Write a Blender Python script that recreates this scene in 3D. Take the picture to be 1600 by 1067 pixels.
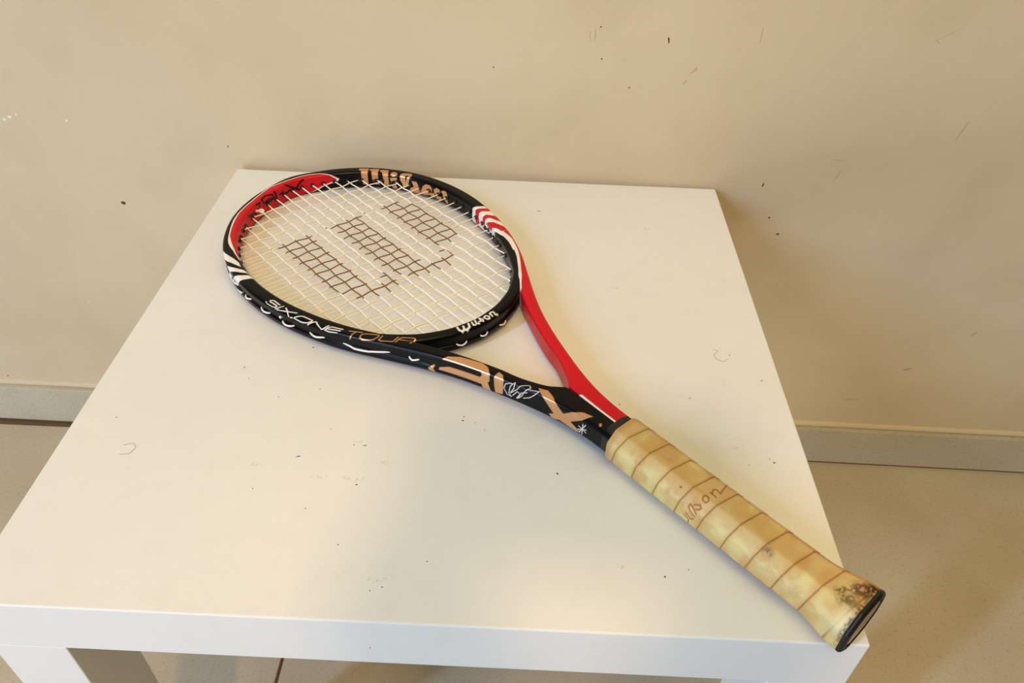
import bpy, bmesh, math, random
import numpy as np
from mathutils import Matrix, Vector

# ------------------------------------------------------------------ camera, light, exposure
for o in list(bpy.data.objects):
    bpy.data.objects.remove(o, do_unlink=True)
scene = bpy.context.scene
COL = scene.collection
TOP = 0.4506                      # height of the table top above the floor (m); table front left corner is the origin
F_PX = 1189.8424
cam_data = bpy.data.cameras.new('camera'); cam_data.sensor_fit = 'HORIZONTAL'; cam_data.sensor_width = 36
cam_data.lens = F_PX/1600*36; cam_data.clip_start = 0.01
cam = bpy.data.objects.new('camera', cam_data); COL.objects.link(cam)
CAM_R = [[0.9990025, -0.0439483, 0.0079055], [0.0345131, 0.6476019, -0.7611968], [0.0283337, 0.7607104, 0.6484727]]
CAM_C = [0.331814, -0.23536, 0.426363]
M = Matrix.Identity(4)
for i in range(3):
    for j in range(3): M[i][j] = CAM_R[i][j]
    M[i][3] = CAM_C[i]
M[2][3] += TOP
cam.matrix_world = M
scene.camera = cam

world = bpy.data.worlds.new('room_light'); scene.world = world; world.use_nodes = True
bg = world.node_tree.nodes['Background']; bg.inputs[0].default_value = (1.0, 0.76, 0.48, 1); bg.inputs[1].default_value = 0.01

def area_light(name, loc, target, size, size_y, power, color):
    d = bpy.data.lights.new(name, 'AREA'); d.shape = 'RECTANGLE'; d.size = size; d.size_y = size_y
    d.energy = power; d.color = color
    o = bpy.data.objects.new(name, d); COL.objects.link(o); o.location = loc
    o.rotation_euler = (Vector(target)-Vector(loc)).to_track_quat('-Z', 'Y').to_euler()
    return o
area_light('window_daylight', (-2.15, -2.0, TOP+1.85), (0.35, 0.3, TOP), 0.17, 1.42, 81.6, (0.426, 0.618, 1.000))
area_light('ceiling_lamp', (0.32, -1.2, TOP+1.75), (0.32, 0.3, TOP), 0.08, 0.08, 15.0, (1.000, 0.640, 0.340))
area_light('ceiling_bounce', (0.45, -0.45, TOP+2.1), (0.45, 0.25, TOP), 1.7, 1.4, 22.8, (1.000, 0.849, 0.434))
area_light('front_daylight', (-0.75, -1.7, TOP+0.05), (0.25, 0.0, TOP-0.05), 0.9, 1.0, 17.1, (0.912, 0.982, 1.000))
vs = scene.view_settings
vs.view_transform = 'Standard'; vs.look = 'None'; vs.gamma = 1; vs.use_curve_mapping = False; vs.exposure = 0.0

# ------------------------------------------------------------------ helpers
def new_mat(name, color=(.8,.8,.8), rough=.5, metal=0, spec=.5, coat=0):
    m = bpy.data.materials.new(name); m.use_nodes = True
    b = m.node_tree.nodes['Principled BSDF']
    b.inputs['Base Color'].default_value = (*color, 1); b.inputs['Roughness'].default_value = rough
    b.inputs['Metallic'].default_value = metal; b.inputs['Specular IOR Level'].default_value = spec
    b.inputs['Coat Weight'].default_value = coat; b.inputs['Coat Roughness'].default_value = .08
    return m, m.node_tree.nodes, m.node_tree.links, b
def srgb(r, g, b):
    return tuple(((c/255)/12.92 if c/255 <= .04045 else ((c/255+.055)/1.055)**2.4) for c in (r, g, b))
def tag(o, label=None, cat=None, group=None, kind=None):
    if label: o['label'] = label
    if cat: o['category'] = cat
    if group: o['group'] = group
    if kind: o['kind'] = kind
    return o
def link(name, me, mat=None, parent=None, smooth=False):
    if mat: me.materials.append(mat)
    o = bpy.data.objects.new(name, me); COL.objects.link(o)
    if parent: o.parent = parent
    if smooth: me.shade_smooth()
    return o
def mesh_np(name, V, Fq, mat, parent=None, smooth=True, color=None, alpha=None):
    me = bpy.data.meshes.new(name)
    V = np.asarray(V, float).reshape(-1, 3); Fq = np.asarray(Fq, int); k = Fq.shape[1]
    me.vertices.add(len(V)); me.vertices.foreach_set('co', V.ravel())
    me.loops.add(Fq.size); me.loops.foreach_set('vertex_index', Fq.ravel())
    me.polygons.add(len(Fq)); me.polygons.foreach_set('loop_start', np.arange(0, Fq.size, k))
    me.update(calc_edges=True); me.validate()
    if color is not None:
        a = me.color_attributes.new('paint', 'FLOAT_COLOR', 'POINT')
        c = np.ones((len(V), 4)); c[:, :3] = color
        if alpha is not None: c[:, 3] = alpha
        a.data.foreach_set('color', c.ravel())
    return link(name, me, mat, parent, smooth)
def grid_faces(n, m, close_m=True, close_n=False, flip=False):
    i = np.arange(n if close_n else n-1)[:, None]; j = np.arange(m if close_m else m-1)[None, :]
    i2 = (i+1) % n; j2 = (j+1) % m
    f = np.stack([i*m+j+0*i, i*m+j2, i2*m+j2, i2*m+j], -1).reshape(-1, 4)
    return f[:, ::-1] if flip else f
def box(name, x0, x1, y0, y1, z0, z1, mat, parent=None, bevel=0.0, seg=2, rot=0, loc=None):
    bm = bmesh.new(); bmesh.ops.create_cube(bm, size=1)
    bmesh.ops.scale(bm, vec=(x1-x0, y1-y0, z1-z0), verts=bm.verts)
    if bevel: bmesh.ops.bevel(bm, geom=bm.edges[:], offset=bevel, segments=seg, affect='EDGES', profile=.5)
    bmesh.ops.translate(bm, vec=((x0+x1)/2, (y0+y1)/2, (z0+z1)/2), verts=bm.verts)
    me = bpy.data.meshes.new(name); bm.to_mesh(me); bm.free()
    return link(name, me, mat, parent)
def tube(pts, r, k=8, caps=True):
    """swept tube through pts (N,3); r scalar or (N,) -> V, quads"""
    P = np.asarray(pts, float); n = len(P); r = np.broadcast_to(r, (n,))
    T = np.gradient(P, axis=0); T /= np.linalg.norm(T, axis=1)[:, None]+1e-12
    up = np.array([0, 0, 1.0]); A = np.cross(T, up); la = np.linalg.norm(A, axis=1)[:, None]
    A = np.where(la < 1e-3, np.array([1.0, 0, 0]), A/(la+1e-12)); B = np.cross(T, A)
    th = np.arange(k)*2*np.pi/k
    V = P[:, None]+r[:, None, None]*(np.cos(th)[None, :, None]*A[:, None]+np.sin(th)[None, :, None]*B[:, None])
    Fq = grid_faces(n, k)
    V = V.reshape(-1, 3)
    if caps:
        V = np.vstack([V, P[0], P[-1]]); c0, c1 = n*k, n*k+1
        j = np.arange(0, k, 2); e = (n-1)*k
        Fq = np.vstack([Fq, np.stack([j*0+c0, j, (j+1) % k, (j+2) % k], 1)[:, ::-1], np.stack([j*0+c1, e+j, e+(j+1) % k, e+(j+2) % k], 1)])
    return V, Fq
def merge(parts):
    Vs, Fs, n = [], [], 0
    for V, Fq in parts:
        Vs.append(V); Fs.append(np.asarray(Fq)+n); n += len(V)
    return np.vstack(Vs), np.vstack(Fs)
def noise_color(nodes, links, scale, c0, c1, p0=.3, p1=.7, detail=4, coord='Object'):
    tc = nodes.new('ShaderNodeTexCoord'); nz = nodes.new('ShaderNodeTexNoise'); nz.inputs['Scale'].default_value = scale
    nz.inputs['Detail'].default_value = detail
    links.new(tc.outputs[coord], nz.inputs['Vector'])
    cr = nodes.new('ShaderNodeValToRGB'); cr.color_ramp.elements[0].position = p0; cr.color_ramp.elements[1].position = p1
    cr.color_ramp.elements[0].color = (*c0, 1); cr.color_ramp.elements[1].color = (*c1, 1)
    links.new(nz.outputs['Fac'], cr.inputs['Fac'])
    return tc, nz, cr
def mix(nodes, links, a, b, fac, mode='MULTIPLY'):
    m = nodes.new('ShaderNodeMix'); m.data_type = 'RGBA'; m.blend_type = mode
    if isinstance(fac, float): m.inputs[0].default_value = fac
    else: links.new(fac, m.inputs[0])
    links.new(a, m.inputs[6]); links.new(b, m.inputs[7])
    return m.outputs[2]
def bump(nodes, links, bsdf, height, strength, dist):
    b = nodes.new('ShaderNodeBump'); b.inputs['Strength'].default_value = strength; b.inputs['Distance'].default_value = dist
    links.new(height, b.inputs['Height']); links.new(b.outputs[0], bsdf.inputs['Normal'])

# ------------------------------------------------------------------ materials of the setting
def wall_material():
    m, n, l, b = new_mat('painted_plaster', rough=.75, spec=.25)
    tc, nz, cr = noise_color(n, l, 2.2, srgb(205,188,156), srgb(215,199,167), .35, .65, 6)
    _, nz2, cr2 = noise_color(n, l, 9, (.955,.95,.93), (1,1,1), .25, .5, 8)
    col = mix(n, l, cr.outputs[0], cr2.outputs[0], 1.0)
    l.new(col, b.inputs['Base Color'])
    nz3 = n.new('ShaderNodeTexNoise'); nz3.inputs['Scale'].default_value = 260; nz3.inputs['Detail'].default_value = 3
    l.new(tc.outputs['Object'], nz3.inputs['Vector'])
    nz4 = n.new('ShaderNodeTexNoise'); nz4.inputs['Scale'].default_value = 14; l.new(tc.outputs['Object'], nz4.inputs['Vector'])
    ad = n.new('ShaderNodeMath'); ad.operation = 'MULTIPLY_ADD'; ad.inputs[1].default_value = .12
    l.new(nz3.outputs[0], ad.inputs[0]); l.new(nz4.outputs[0], ad.inputs[2])
    bump(n, l, b, ad.outputs[0], .35, .004)
    return m
def tile_material(name, c0, c1, speck=True):
    m, n, l, b = new_mat(name, rough=.42, spec=.4)
    tc, nz, cr = noise_color(n, l, 5, c0, c1, .35, .65, 6)
    col = cr.outputs[0]
    if speck:
        _, _, c2 = noise_color(n, l, 190, (.66,.58,.46), (1,1,1), .30, .40, 2)
        col = mix(n, l, col, c2.outputs[0], .35)
        _, _, c3 = noise_color(n, l, 420, (.86,.83,.78), (1,1,1), .4, .6, 2)
        col = mix(n, l, col, c3.outputs[0], .5)
    l.new(col, b.inputs['Base Color'])
    bump(n, l, b, nz.outputs[0], .1, .001)
    return m
M_wall = wall_material()
M_tile = tile_material('speckled_floor_tile', srgb(188,174,150), srgb(198,188,164))
M_skirt = tile_material('grey_skirting_tile', srgb(187,180,158), srgb(199,192,172))
M_grout, *_ = new_mat('brown_grout', srgb(112,88,58), .9)
M_caulk, *_ = new_mat('plaster_bead', srgb(214,200,168), .8)
M_dirt, *_ = new_mat('dark_fleck', srgb(92,74,52), .9)
M_scuff, *_ = new_mat('faint_scuff', srgb(188,170,136), .9)
M_chip, *_ = new_mat('white_paint_chip', srgb(235,230,218), .8)

def table_material():
    m, n, l, b = new_mat('white_lacquer', rough=.30, spec=.42)
    tc, nz, cr = noise_color(n, l, 6, (.785,.785,.765), (.825,.825,.81), .3, .7, 5)
    _, _, c2 = noise_color(n, l, 45, (.975,.97,.96), (1,1,1), .25, .45, 8)
    l.new(mix(n, l, cr.outputs[0], c2.outputs[0], 1.0), b.inputs['Base Color'])
    nr = n.new('ShaderNodeTexNoise'); nr.inputs['Scale'].default_value = 18; l.new(tc.outputs['Object'], nr.inputs['Vector'])
    mr = n.new('ShaderNodeMapRange'); mr.inputs[3].default_value = .26; mr.inputs[4].default_value = .38
    l.new(nr.outputs[0], mr.inputs[0]); l.new(mr.outputs[0], b.inputs['Roughness'])
    return m
M_table = table_material()

# ------------------------------------------------------------------ the setting
WY = 0.55405; WA = -0.01077                      # wall line: y = WY + WA*x
WANG = math.atan(WA)
def wall_frame(name): 
    e = bpy.data.objects.new(name, None); COL.objects.link(e); e.location = (0, WY, 0); e.rotation_euler = (0, 0, WANG); return e
# local wall frame: x along the wall, y = 0 the plaster face (room on the -y side)
def place_on_wall(o):
    o.location = (0, WY, 0); o.rotation_euler = (0, 0, WANG)
BB = 0.07148                                  # skirting height
wall = box('wall_back', -2.6, 3.0, .006, .12, 0, 2.6, M_wall); place_on_wall(wall); tag(wall, kind='structure')
skirt = bpy.data.objects.new('baseboard_back', None); COL.objects.link(skirt); place_on_wall(skirt); tag(skirt, kind='structure')
edges = [-2.6, -1.6, -.6, .3, 1.2, 2.1, 3.0]
for a, b_ in zip(edges[:-1], edges[1:]):
    box('skirting_tile', a+.0007, b_-.0007, -.004, .006, .0035, BB, M_skirt, skirt, .0008, 2)
box('grout_line', -2.6, 3.0, -.0025, .006, 0, .004, M_grout, skirt)
# bead of plaster along the top of the skirting, slightly wavy
n_ = 500; xs = np.linspace(-2.6, 3.0, n_); rng = np.random.default_rng(4)
wob = np.convolve(rng.normal(size=n_+20), np.ones(21)/21, 'valid')*.0016
V, Fq = tube(np.stack([xs, np.full(n_, .0065), BB+.0035+wob], 1), .0052, 8)
mesh_np('plaster_bead', V, Fq, M_wall, skirt)

floor = bpy.data.objects.new('floor', None); COL.objects.link(floor); tag(floor, kind='structure')
box('floor_bed', -2.6, 3.0, -2.6, WY+.1, -.03, -.0025, M_grout, floor)
jx = [-2.33, -1.13, .07, 1.27, 2.47]; jy = [-2.3, -1.7, -1.1, -.5, .1, .7]
for i in range(len(jx)-1):
    for j in range(len(jy)-1):
        y1 = min(jy[j+1], WY-.006)
        box('floor_tile', jx[i]+.0018, jx[i+1]-.0018, jy[j]+.0018, y1-.0018, -.012, 0, M_tile, floor, .001, 2)

def blob(cx, cy, rx, ry, ang, seed, k=10):
    r = random.Random(seed); pts = []
    for i in range(k):
        t = 2*math.pi*i/k; q = .7+.6*r.random()
        x, y = rx*q*math.cos(t), ry*q*math.sin(t)
        pts.append((cx+x*math.cos(ang)-y*math.sin(ang), cy+x*math.sin(ang)+y*math.cos(ang)))
    return pts
def blobs_mesh(name, items, mapper, mat, parent, h=.00025):
    """each item: (cx, cy, rx, ry, angle); a shallow raised crumb"""
    bm = bmesh.new()
    for s, it in enumerate(items):
        ring = blob(*it, seed=s*7+3)
        lo = [bm.verts.new(mapper(x, y, 0)) for x, y in ring]
        hi = [bm.verts.new(mapper(it[0]+(x-it[0])*.7, it[1]+(y-it[1])*.7, h)) for x, y in ring]
        bm.faces.new(hi)
        for i in range(len(ring)):
            j = (i+1) % len(ring); bm.faces.new((lo[i], lo[j], hi[j], hi[i]))
    bmesh.ops.recalc_face_normals(bm, faces=bm.faces[:])
    me = bpy.data.meshes.new(name); bm.to_mesh(me); bm.free()
    return link(name, me, mat, parent)
wmap = lambda x, z, h: (x, .006-h, z)
WDARK = [(0.471, 0.6132, 0.0011, 0.0033, 0.2), (-0.1545, 0.3916, 0.0027, 0.0027, 0.0), (-0.0093, 0.4728, 0.0009, 0.0009, 0.0), (0.6038, 0.4564, 0.0009, 0.0029, -0.2), (0.2935, 0.5778, 0.0009, 0.0009, 0.0), (0.4012, 0.6235, 0.0009, 0.0009, 0.0), (0.4052, 0.5915, 0.0011, 0.0009, 0.0), (-0.4211, 0.0858, 0.0015, 0.0009, 0.5), (0.6368, 0.3921, 0.0019, 0.0013, 0.0), (0.6214, 0.4143, 0.0014, 0.0011, 0.0), (0.4373, 0.5625, 0.0009, 0.0009, 0.0)]
WSCUFF = [(0.8652, 0.1886, 0.0076, 0.0021, 0.4), (0.799, 0.5315, 0.0009, 0.0133, -0.25), (0.679, 0.4914, 0.0047, 0.0008, 0.0), (0.6835, 0.4719, 0.0008, 0.0076, -0.3), (0.8082, 0.1266, 0.0133, 0.0011, 0.1), (0.7442, 0.6302, 0.0133, 0.0005, 0.6), (0.3911, 0.6148, 0.0007, 0.0057, 0.0), (0.3963, 0.6151, 0.0007, 0.0057, 0.0), (0.5023, 0.5839, 0.0047, 0.0015, 0.8), (0.4945, 0.5714, 0.0038, 0.0011, 0.9), (0.9274, 0.2554, 0.0047, 0.0019, 0.8), (0.5625, 0.6223, 0.0007, 0.0076, 0.0), (0.8562, 0.6066, 0.0029, 0.0029, 0.0), (0.7373, 0.6236, 0.0038, 0.0005, -0.6)]
WCHIP = [(-0.2595, 0.493, 0.0029, 0.0014, 0.1), (-0.2522, 0.4964, 0.0024, 0.0017, 0.0), (-0.2435, 0.4998, 0.0013, 0.0011, 0.0), (-0.1878, 0.495, 0.0013, 0.0017, 0.0), (-0.2498, 0.2339, 0.0011, 0.0011, 0.0)]
tag(blobs_mesh('dirt_flecks', WDARK, wmap, M_dirt, wall), kind='stuff')
tag(blobs_mesh('paint_chips', WCHIP, wmap, M_chip, wall), kind='stuff')
tag(blobs_mesh('scuff_marks', WSCUFF, wmap, M_scuff, wall, .0001), kind='stuff')

# ------------------------------------------------------------------ the table
table = bpy.data.objects.new('side_table', None); COL.objects.link(table)
tag(table, 'low square white lacquered side table standing against the beige wall', 'table')
tabletop = box('tabletop', 0, .55, 0, .55, TOP-.05, TOP, M_table, table, .0012, 3)
for lx in (0, .5):
    for ly in (0, .5):
        box('leg', lx+.0004, lx+.0496, ly+.0004, ly+.0496, 0, TOP-.0495, M_table, table, .001, 2)
tmap = lambda x, y, h: (x, y, TOP+h)
TDARK = [(0.4487, 0.1194, 0.00105, 0.00052, -0.5), (0.3643, 0.12096, 0.00053, 0.00117, 0.6), (0.4658, 0.10274, 0.00046, 0.00046, 0.0), (0.27951, 0.04377, 0.00046, 0.00046, 0.0), (0.43204, 0.0406, 0.0009, 0.00063, 0.0), (0.22022, 0.05313, 0.00057, 0.00043, 0.0), (0.19216, 0.08079, 0.00055, 0.00045, 0.0), (0.17607, 0.12611, 0.00163, 0.00043, 0.4), (0.10916, 0.21761, 0.0008, 0.00049, 0.0), (0.11658, 0.20509, 0.00048, 0.00048, 0.0), (0.03039, 0.15628, 0.0008, 0.0004, 0.0), (0.29206, 0.16907, 0.00086, 0.00057, 0.0), (0.25334, -0.01574, 0.00039, 0.00039, 0.0), (0.2539, 0.02401, 0.00066, 0.00035, 0.4), (0.24685, 0.02097, 0.00057, 0.00035, 0.0), (0.15876, 0.24579, 0.00113, 0.00057, 0.0), (0.47147, 0.20484, 0.00053, 0.00053, 0.0), (0.41425, 0.19402, 0.00058, 0.00058, 0.0), (0.52446, 0.14055, 0.00086, 0.00065, 0.0), (0.52148, 0.14407, 0.00054, 0.00043, 0.4), (0.22288, 0.10294, 0.00083, 0.00052, 0.0), (0.29271, 0.17319, 0.00057, 0.00057, 0.0), (0.21401, 0.13952, 0.00077, 0.00044, 0.0), (0.5049, 0.13696, 0.00043, 0.00054, 0.0), (0.44798, 0.04657, 0.00041, 0.00041, 0.0), (0.53404, 0.22904, 0.00096, 0.00036, 0.0), (0.2221, 0.13938, 0.00121, 0.00044, 0.2), (0.1456, 0.18566, 0.00047, 0.00047, 0.0), (0.17598, 0.19628, 0.00048, 0.00048, 0.0), (0.15198, 0.09549, 0.00041, 0.00041, 0.0), (0.19372, 0.15437, 0.00045, 0.00045, 0.0), (0.51325, 0.2596, 0.00056, 0.0005, 0.0), (0.34817, 0.48423, 0.0022, 0.00037, 0.1)]
TSCUFF = [(0.21806, 0.10668, 0.00044, 0.00029, 1.87716), (0.21809, 0.10776, 0.00066, 0.00023, 0.70299), (0.22242, 0.1081, 0.00066, 0.00027, 1.9172), (0.2213, 0.10696, 0.00067, 0.00028, 2.22376), (0.21659, 0.10802, 0.00062, 0.00029, 0.9038), (0.22622, 0.10794, 0.00049, 0.00032, 2.63644), (0.21478, 0.10963, 0.00045, 0.00033, 1.33386), (0.22568, 0.10899, 0.00031, 0.00021, 0.65096), (0.22202, 0.10825, 0.00056, 0.00024, 1.52173), (0.21441, 0.10705, 0.00054, 0.00029, 2.71261), (0.2128, 0.10942, 0.00067, 0.00037, 2.01382), (0.22229, 0.10652, 0.00072, 0.00035, 1.70732), (0.21661, 0.10834, 0.00066, 0.00029, 0.85487), (0.22558, 0.10756, 0.00073, 0.0002, 2.40179), (0.21532, 0.10738, 0.0004, 0.00033, 2.6183), (0.22338, 0.10778, 0.00028, 0.00032, 0.99286), (0.22625, 0.11003, 0.0005, 0.00037, 0.92901), (0.22285, 0.10752, 0.00028, 0.00022, 1.22381), (0.21536, 0.108, 0.00028, 0.00034, 0.94149), (0.22648, 0.1088, 0.00044, 0.00027, 1.56022), (0.21353, 0.10852, 0.00053, 0.0003, 2.82186), (0.21269, 0.10755, 0.0006, 0.00023, 0.90326), (0.24222, 0.1247, 0.00054, 0.00019, 1.24563), (0.23824, 0.1244, 0.00057, 0.00031, 0.18024), (0.2364, 0.12487, 0.0006, 0.00026, 2.12085), (0.23869, 0.12452, 0.0003, 0.00032, 2.88992), (0.23889, 0.12347, 0.00056, 0.00025, 1.09187), (0.23781, 0.12358, 0.00056, 0.00025, 1.13148), (0.23883, 0.12455, 0.00055, 0.00033, 0.93005), (0.23989, 0.12298, 0.00038, 0.00022, 1.3057), (0.23828, 0.12468, 0.00043, 0.00025, 2.50062), (0.23359, 0.12345, 0.00035, 0.00025, 1.9507), (0.24105, 0.12508, 0.00038, 0.00021, 1.58888), (0.24089, 0.12311, 0.00067, 0.00022, 0.83578), (0.24005, 0.12552, 0.00066, 0.00025, 0.38907), (0.23765, 0.1229, 0.0004, 0.00025, 1.25072), (0.23623, 0.1238, 0.00072, 0.00022, 0.01399), (0.25584, 0.02965, 0.00062, 0.00022, 2.85048), (0.25078, 0.02905, 0.00052, 0.00029, 1.98896), (0.24505, 0.02858, 0.00036, 0.00019, 0.2042), (0.24548, 0.02888, 0.00055, 0.00016, 2.71083), (0.24489, 0.03023, 0.00059, 0.0003, 1.73086), (0.25484, 0.0289, 0.00029, 0.0002, 1.98869), (0.24425, 0.02859, 0.0006, 0.00025, 1.02406), (0.24846, 0.02706, 0.00041, 0.00028, 1.05552), (0.25005, 0.02781, 0.00055, 0.00018, 2.37502), (0.2545, 0.02969, 0.00056, 0.00016, 1.88582), (0.24909, 0.02891, 0.00033, 0.0002, 1.5818), (0.24442, 0.02803, 0.00054, 0.00016, 0.1645), (0.24978, 0.02844, 0.00025, 0.00031, 2.56335), (0.25239, 0.02839, 0.00035, 0.00021, 1.05387), (0.24498, 0.02936, 0.00037, 0.00019, 0.98633), (0.25201, 0.02813, 0.00051, 0.00022, 0.2397), (0.25008, 0.02805, 0.00047, 0.00028, 1.14079), (0.24987, 0.02983, 0.0004, 0.00022, 1.48845), (0.24696, 0.02941, 0.0005, 0.00023, 0.73525), (0.24232, 0.02864, 0.00025, 0.00022, 1.27757), (0.25485, 0.03033, 0.00038, 0.0003, 2.37275), (0.24812, 0.02775, 0.00027, 0.00028, 1.98687), (0.25348, 0.02988, 0.00049, 0.00027, 1.69153), (0.25261, 0.02824, 0.00023, 0.00018, 2.32291), (0.24999, 0.02866, 0.00026, 0.00029, 0.53746), (0.21995, 0.14288, 0.00034, 0.00036, 2.0206), (0.21864, 0.14418, 0.00057, 0.00035, 0.10881), (0.2168, 0.14353, 0.00064, 0.00022, 2.24689), (0.21724, 0.14296, 0.00044, 0.0003, 2.48418), (0.21682, 0.1425, 0.0004, 0.00031, 2.26063), (0.21549, 0.14244, 0.00048, 0.00026, 1.25465), (0.2185, 0.14262, 0.00076, 0.00027, 2.24223), (0.21822, 0.1422, 0.00065, 0.00032, 1.55128), (0.2143, 0.14262, 0.00073, 0.00022, 0.28758), (0.14732, 0.11898, 0.00052, 0.00027, 2.15673), (0.14861, 0.11667, 0.00036, 0.0003, 0.94454), (0.14854, 0.11603, 0.00073, 0.00024, 2.116), (0.14504, 0.11623, 0.00055, 0.00024, 0.65281), (0.14999, 0.11721, 0.00045, 0.00022, 1.08141), (0.14686, 0.11591, 0.00034, 0.00037, 1.43877), (0.14605, 0.11763, 0.00067, 0.00034, 1.67136), (0.14502, 0.1169, 0.00068, 0.00026, 2.20077), (0.14981, 0.11755, 0.00038, 0.00023, 2.15307), (0.14526, 0.11888, 0.00068, 0.00023, 0.56887), (0.14797, 0.1167, 0.00061, 0.00035, 2.69928), (0.49826, 0.15245, 0.00043, 0.00027, 2.18691), (0.49977, 0.15336, 0.00069, 0.00025, 1.06998), (0.49468, 0.15349, 0.00028, 0.00026, 1.30866), (0.49654, 0.15324, 0.00056, 0.00038, 1.17276), (0.49716, 0.15337, 0.00041, 0.00032, 0.33759), (0.50384, 0.15436, 0.00032, 0.00037, 1.12267), (0.4995, 0.15421, 0.00042, 0.00032, 1.96224), (0.49952, 0.15378, 0.00065, 0.00038, 2.01848), (0.49718, 0.15336, 0.00052, 0.00026, 2.15428), (0.49702, 0.15383, 0.00037, 0.00032, 1.89265), (0.19785, 0.10739, 0.00057, 0.00021, 2.79553), (0.19675, 0.10795, 0.00061, 0.00029, 1.66477), (0.19309, 0.10857, 0.00041, 0.00022, 0.20579), (0.19387, 0.109, 0.00052, 0.00032, 1.07767), (0.19491, 0.1077, 0.00068, 0.00019, 1.51414), (0.19535, 0.10735, 0.00043, 0.00025, 1.21002), (0.19032, 0.10817, 0.00043, 0.00034, 0.33639), (0.19496, 0.10798, 0.00032, 0.00033, 2.18187), (0.19587, 0.10796, 0.00046, 0.00032, 2.44724), (0.19488, 0.10891, 0.00033, 0.00026, 0.58092), (0.19144, 0.10813, 0.00036, 0.00023, 2.34499), (0.20011, 0.10833, 0.00069, 0.00036, 1.14944), (0.45913, 0.45726, 0.00077, 0.0005, 2.05989), (0.4603, 0.45525, 0.00067, 0.0004, 2.1805), (0.46544, 0.45735, 0.00079, 0.00038, 1.57092), (0.46039, 0.45682, 0.0007, 0.00026, 1.50134), (0.46044, 0.45775, 0.00073, 0.00049, 2.67615), (0.46414, 0.45606, 0.00076, 0.00026, 1.0797), (0.46182, 0.45672, 0.00071, 0.00049, 0.96935), (0.46414, 0.45828, 0.00045, 0.00047, 1.80338), (0.42274, 0.35018, 0.00079, 0.00032, 2.42004), (0.42327, 0.35029, 0.0006, 0.00042, 1.45501), (0.42106, 0.34957, 0.00038, 0.00028, 0.48247), (0.41863, 0.34948, 0.00066, 0.00034, 1.94773), (0.4202, 0.34903, 0.0008, 0.00033, 0.54177), (0.42256, 0.3503, 0.00056, 0.00032, 1.58799), (0.41997, 0.34981, 0.00034, 0.00029, 2.34954), (0.3028, 0.16718, 0.00038, 0.00024, 0.51229), (0.30147, 0.16741, 0.0003, 0.00022, 0.5047), (0.30162, 0.16762, 0.0003, 0.00029, 1.22323), (0.30189, 0.16784, 0.00049, 0.00028, 0.07999), (0.30275, 0.16779, 0.00033, 0.00029, 0.49428), (0.30125, 0.168, 0.00035, 0.00021, 2.18303), (0.30177, 0.16659, 0.00052, 0.00039, 0.90164), (0.30204, 0.16718, 0.0007, 0.00032, 1.03422), (0.31004, 0.1599, 0.00077, 0.00031, 0.01097), (0.30894, 0.16006, 0.00037, 0.0002, 0.16183), (0.30675, 0.16048, 0.00038, 0.00039, 1.43063), (0.3093, 0.16073, 0.00076, 0.0002, 0.91417), (0.30587, 0.16035, 0.00033, 0.00026, 2.54972), (0.30937, 0.15992, 0.00045, 0.00033, 2.78556), (0.30938, 0.15968, 0.00065, 0.00036, 1.66001), (0.40545, 0.04705, 0.0004, 0.0002, 2.3384), (0.40329, 0.04648, 0.0003, 0.00028, 1.81711), (0.40407, 0.04742, 0.00043, 0.00019, 2.13209), (0.40576, 0.04656, 0.00054, 0.00027, 0.29126), (0.4044, 0.04499, 0.00049, 0.0003, 2.61677), (0.40164, 0.04591, 0.00053, 0.00021, 1.11028), (0.40548, 0.0463, 0.00062, 0.00018, 1.70668), (0.40472, 0.04641, 0.0005, 0.0002, 0.14646), (0.40532, 0.04567, 0.00047, 0.00016, 0.68977), (0.40523, 0.04679, 0.00046, 0.00023, 2.34344), (0.40257, 0.04744, 0.00045, 0.00019, 0.53283), (0.40641, 0.04597, 0.00027, 0.00016, 2.89925)]
tag(blobs_mesh('dirt_specks', TDARK, tmap, M_dirt, table, .0002), kind='stuff')
M_ts, *_ = new_mat('rubbed_mark', srgb(205,198,182), .5)
tag(blobs_mesh('rubbed_marks', TSCUFF, tmap, M_ts, table, .00006), kind='stuff')
M_hair, *_ = new_mat('fine_hair', srgb(150,120,90), .5)
def hair(loc, pts, label):
    P = np.array([(x/1000, y/1000, z/1000) for x, y, z in pts])
    d = np.linspace(0, len(P)-1, 40); Q = np.stack([np.interp(d, np.arange(len(P)), P[:, i]) for i in range(3)], 1)
    for _ in range(3): Q[1:-1] = (Q[:-2]+2*Q[1:-1]+Q[2:])/4
    V, Fq = tube(Q, .00011, 6)
    o = mesh_np('stray_hair', V, Fq, M_hair); o.location = (loc[0], loc[1], TOP+.00015)
    tag(o, label, 'hair', 'stray hairs on the table')
HL = [0.052116, 0.125481]; HR = [0.506459, 0.258317]
hair(HL, [(-5,4,0),(2,6,.3),(5,2,.4),(3,-4,.2),(-4,-5,0)], 'fine curled stray hair on the white table left of the racket')
hair(HR, [(-6,8,0),(-2,6,.3),(-7,1,.4),(-6,-5,.3),(0,-8,.2),(4,-4,0)], 'fine curled stray hair on the white table right of the racket')

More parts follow.
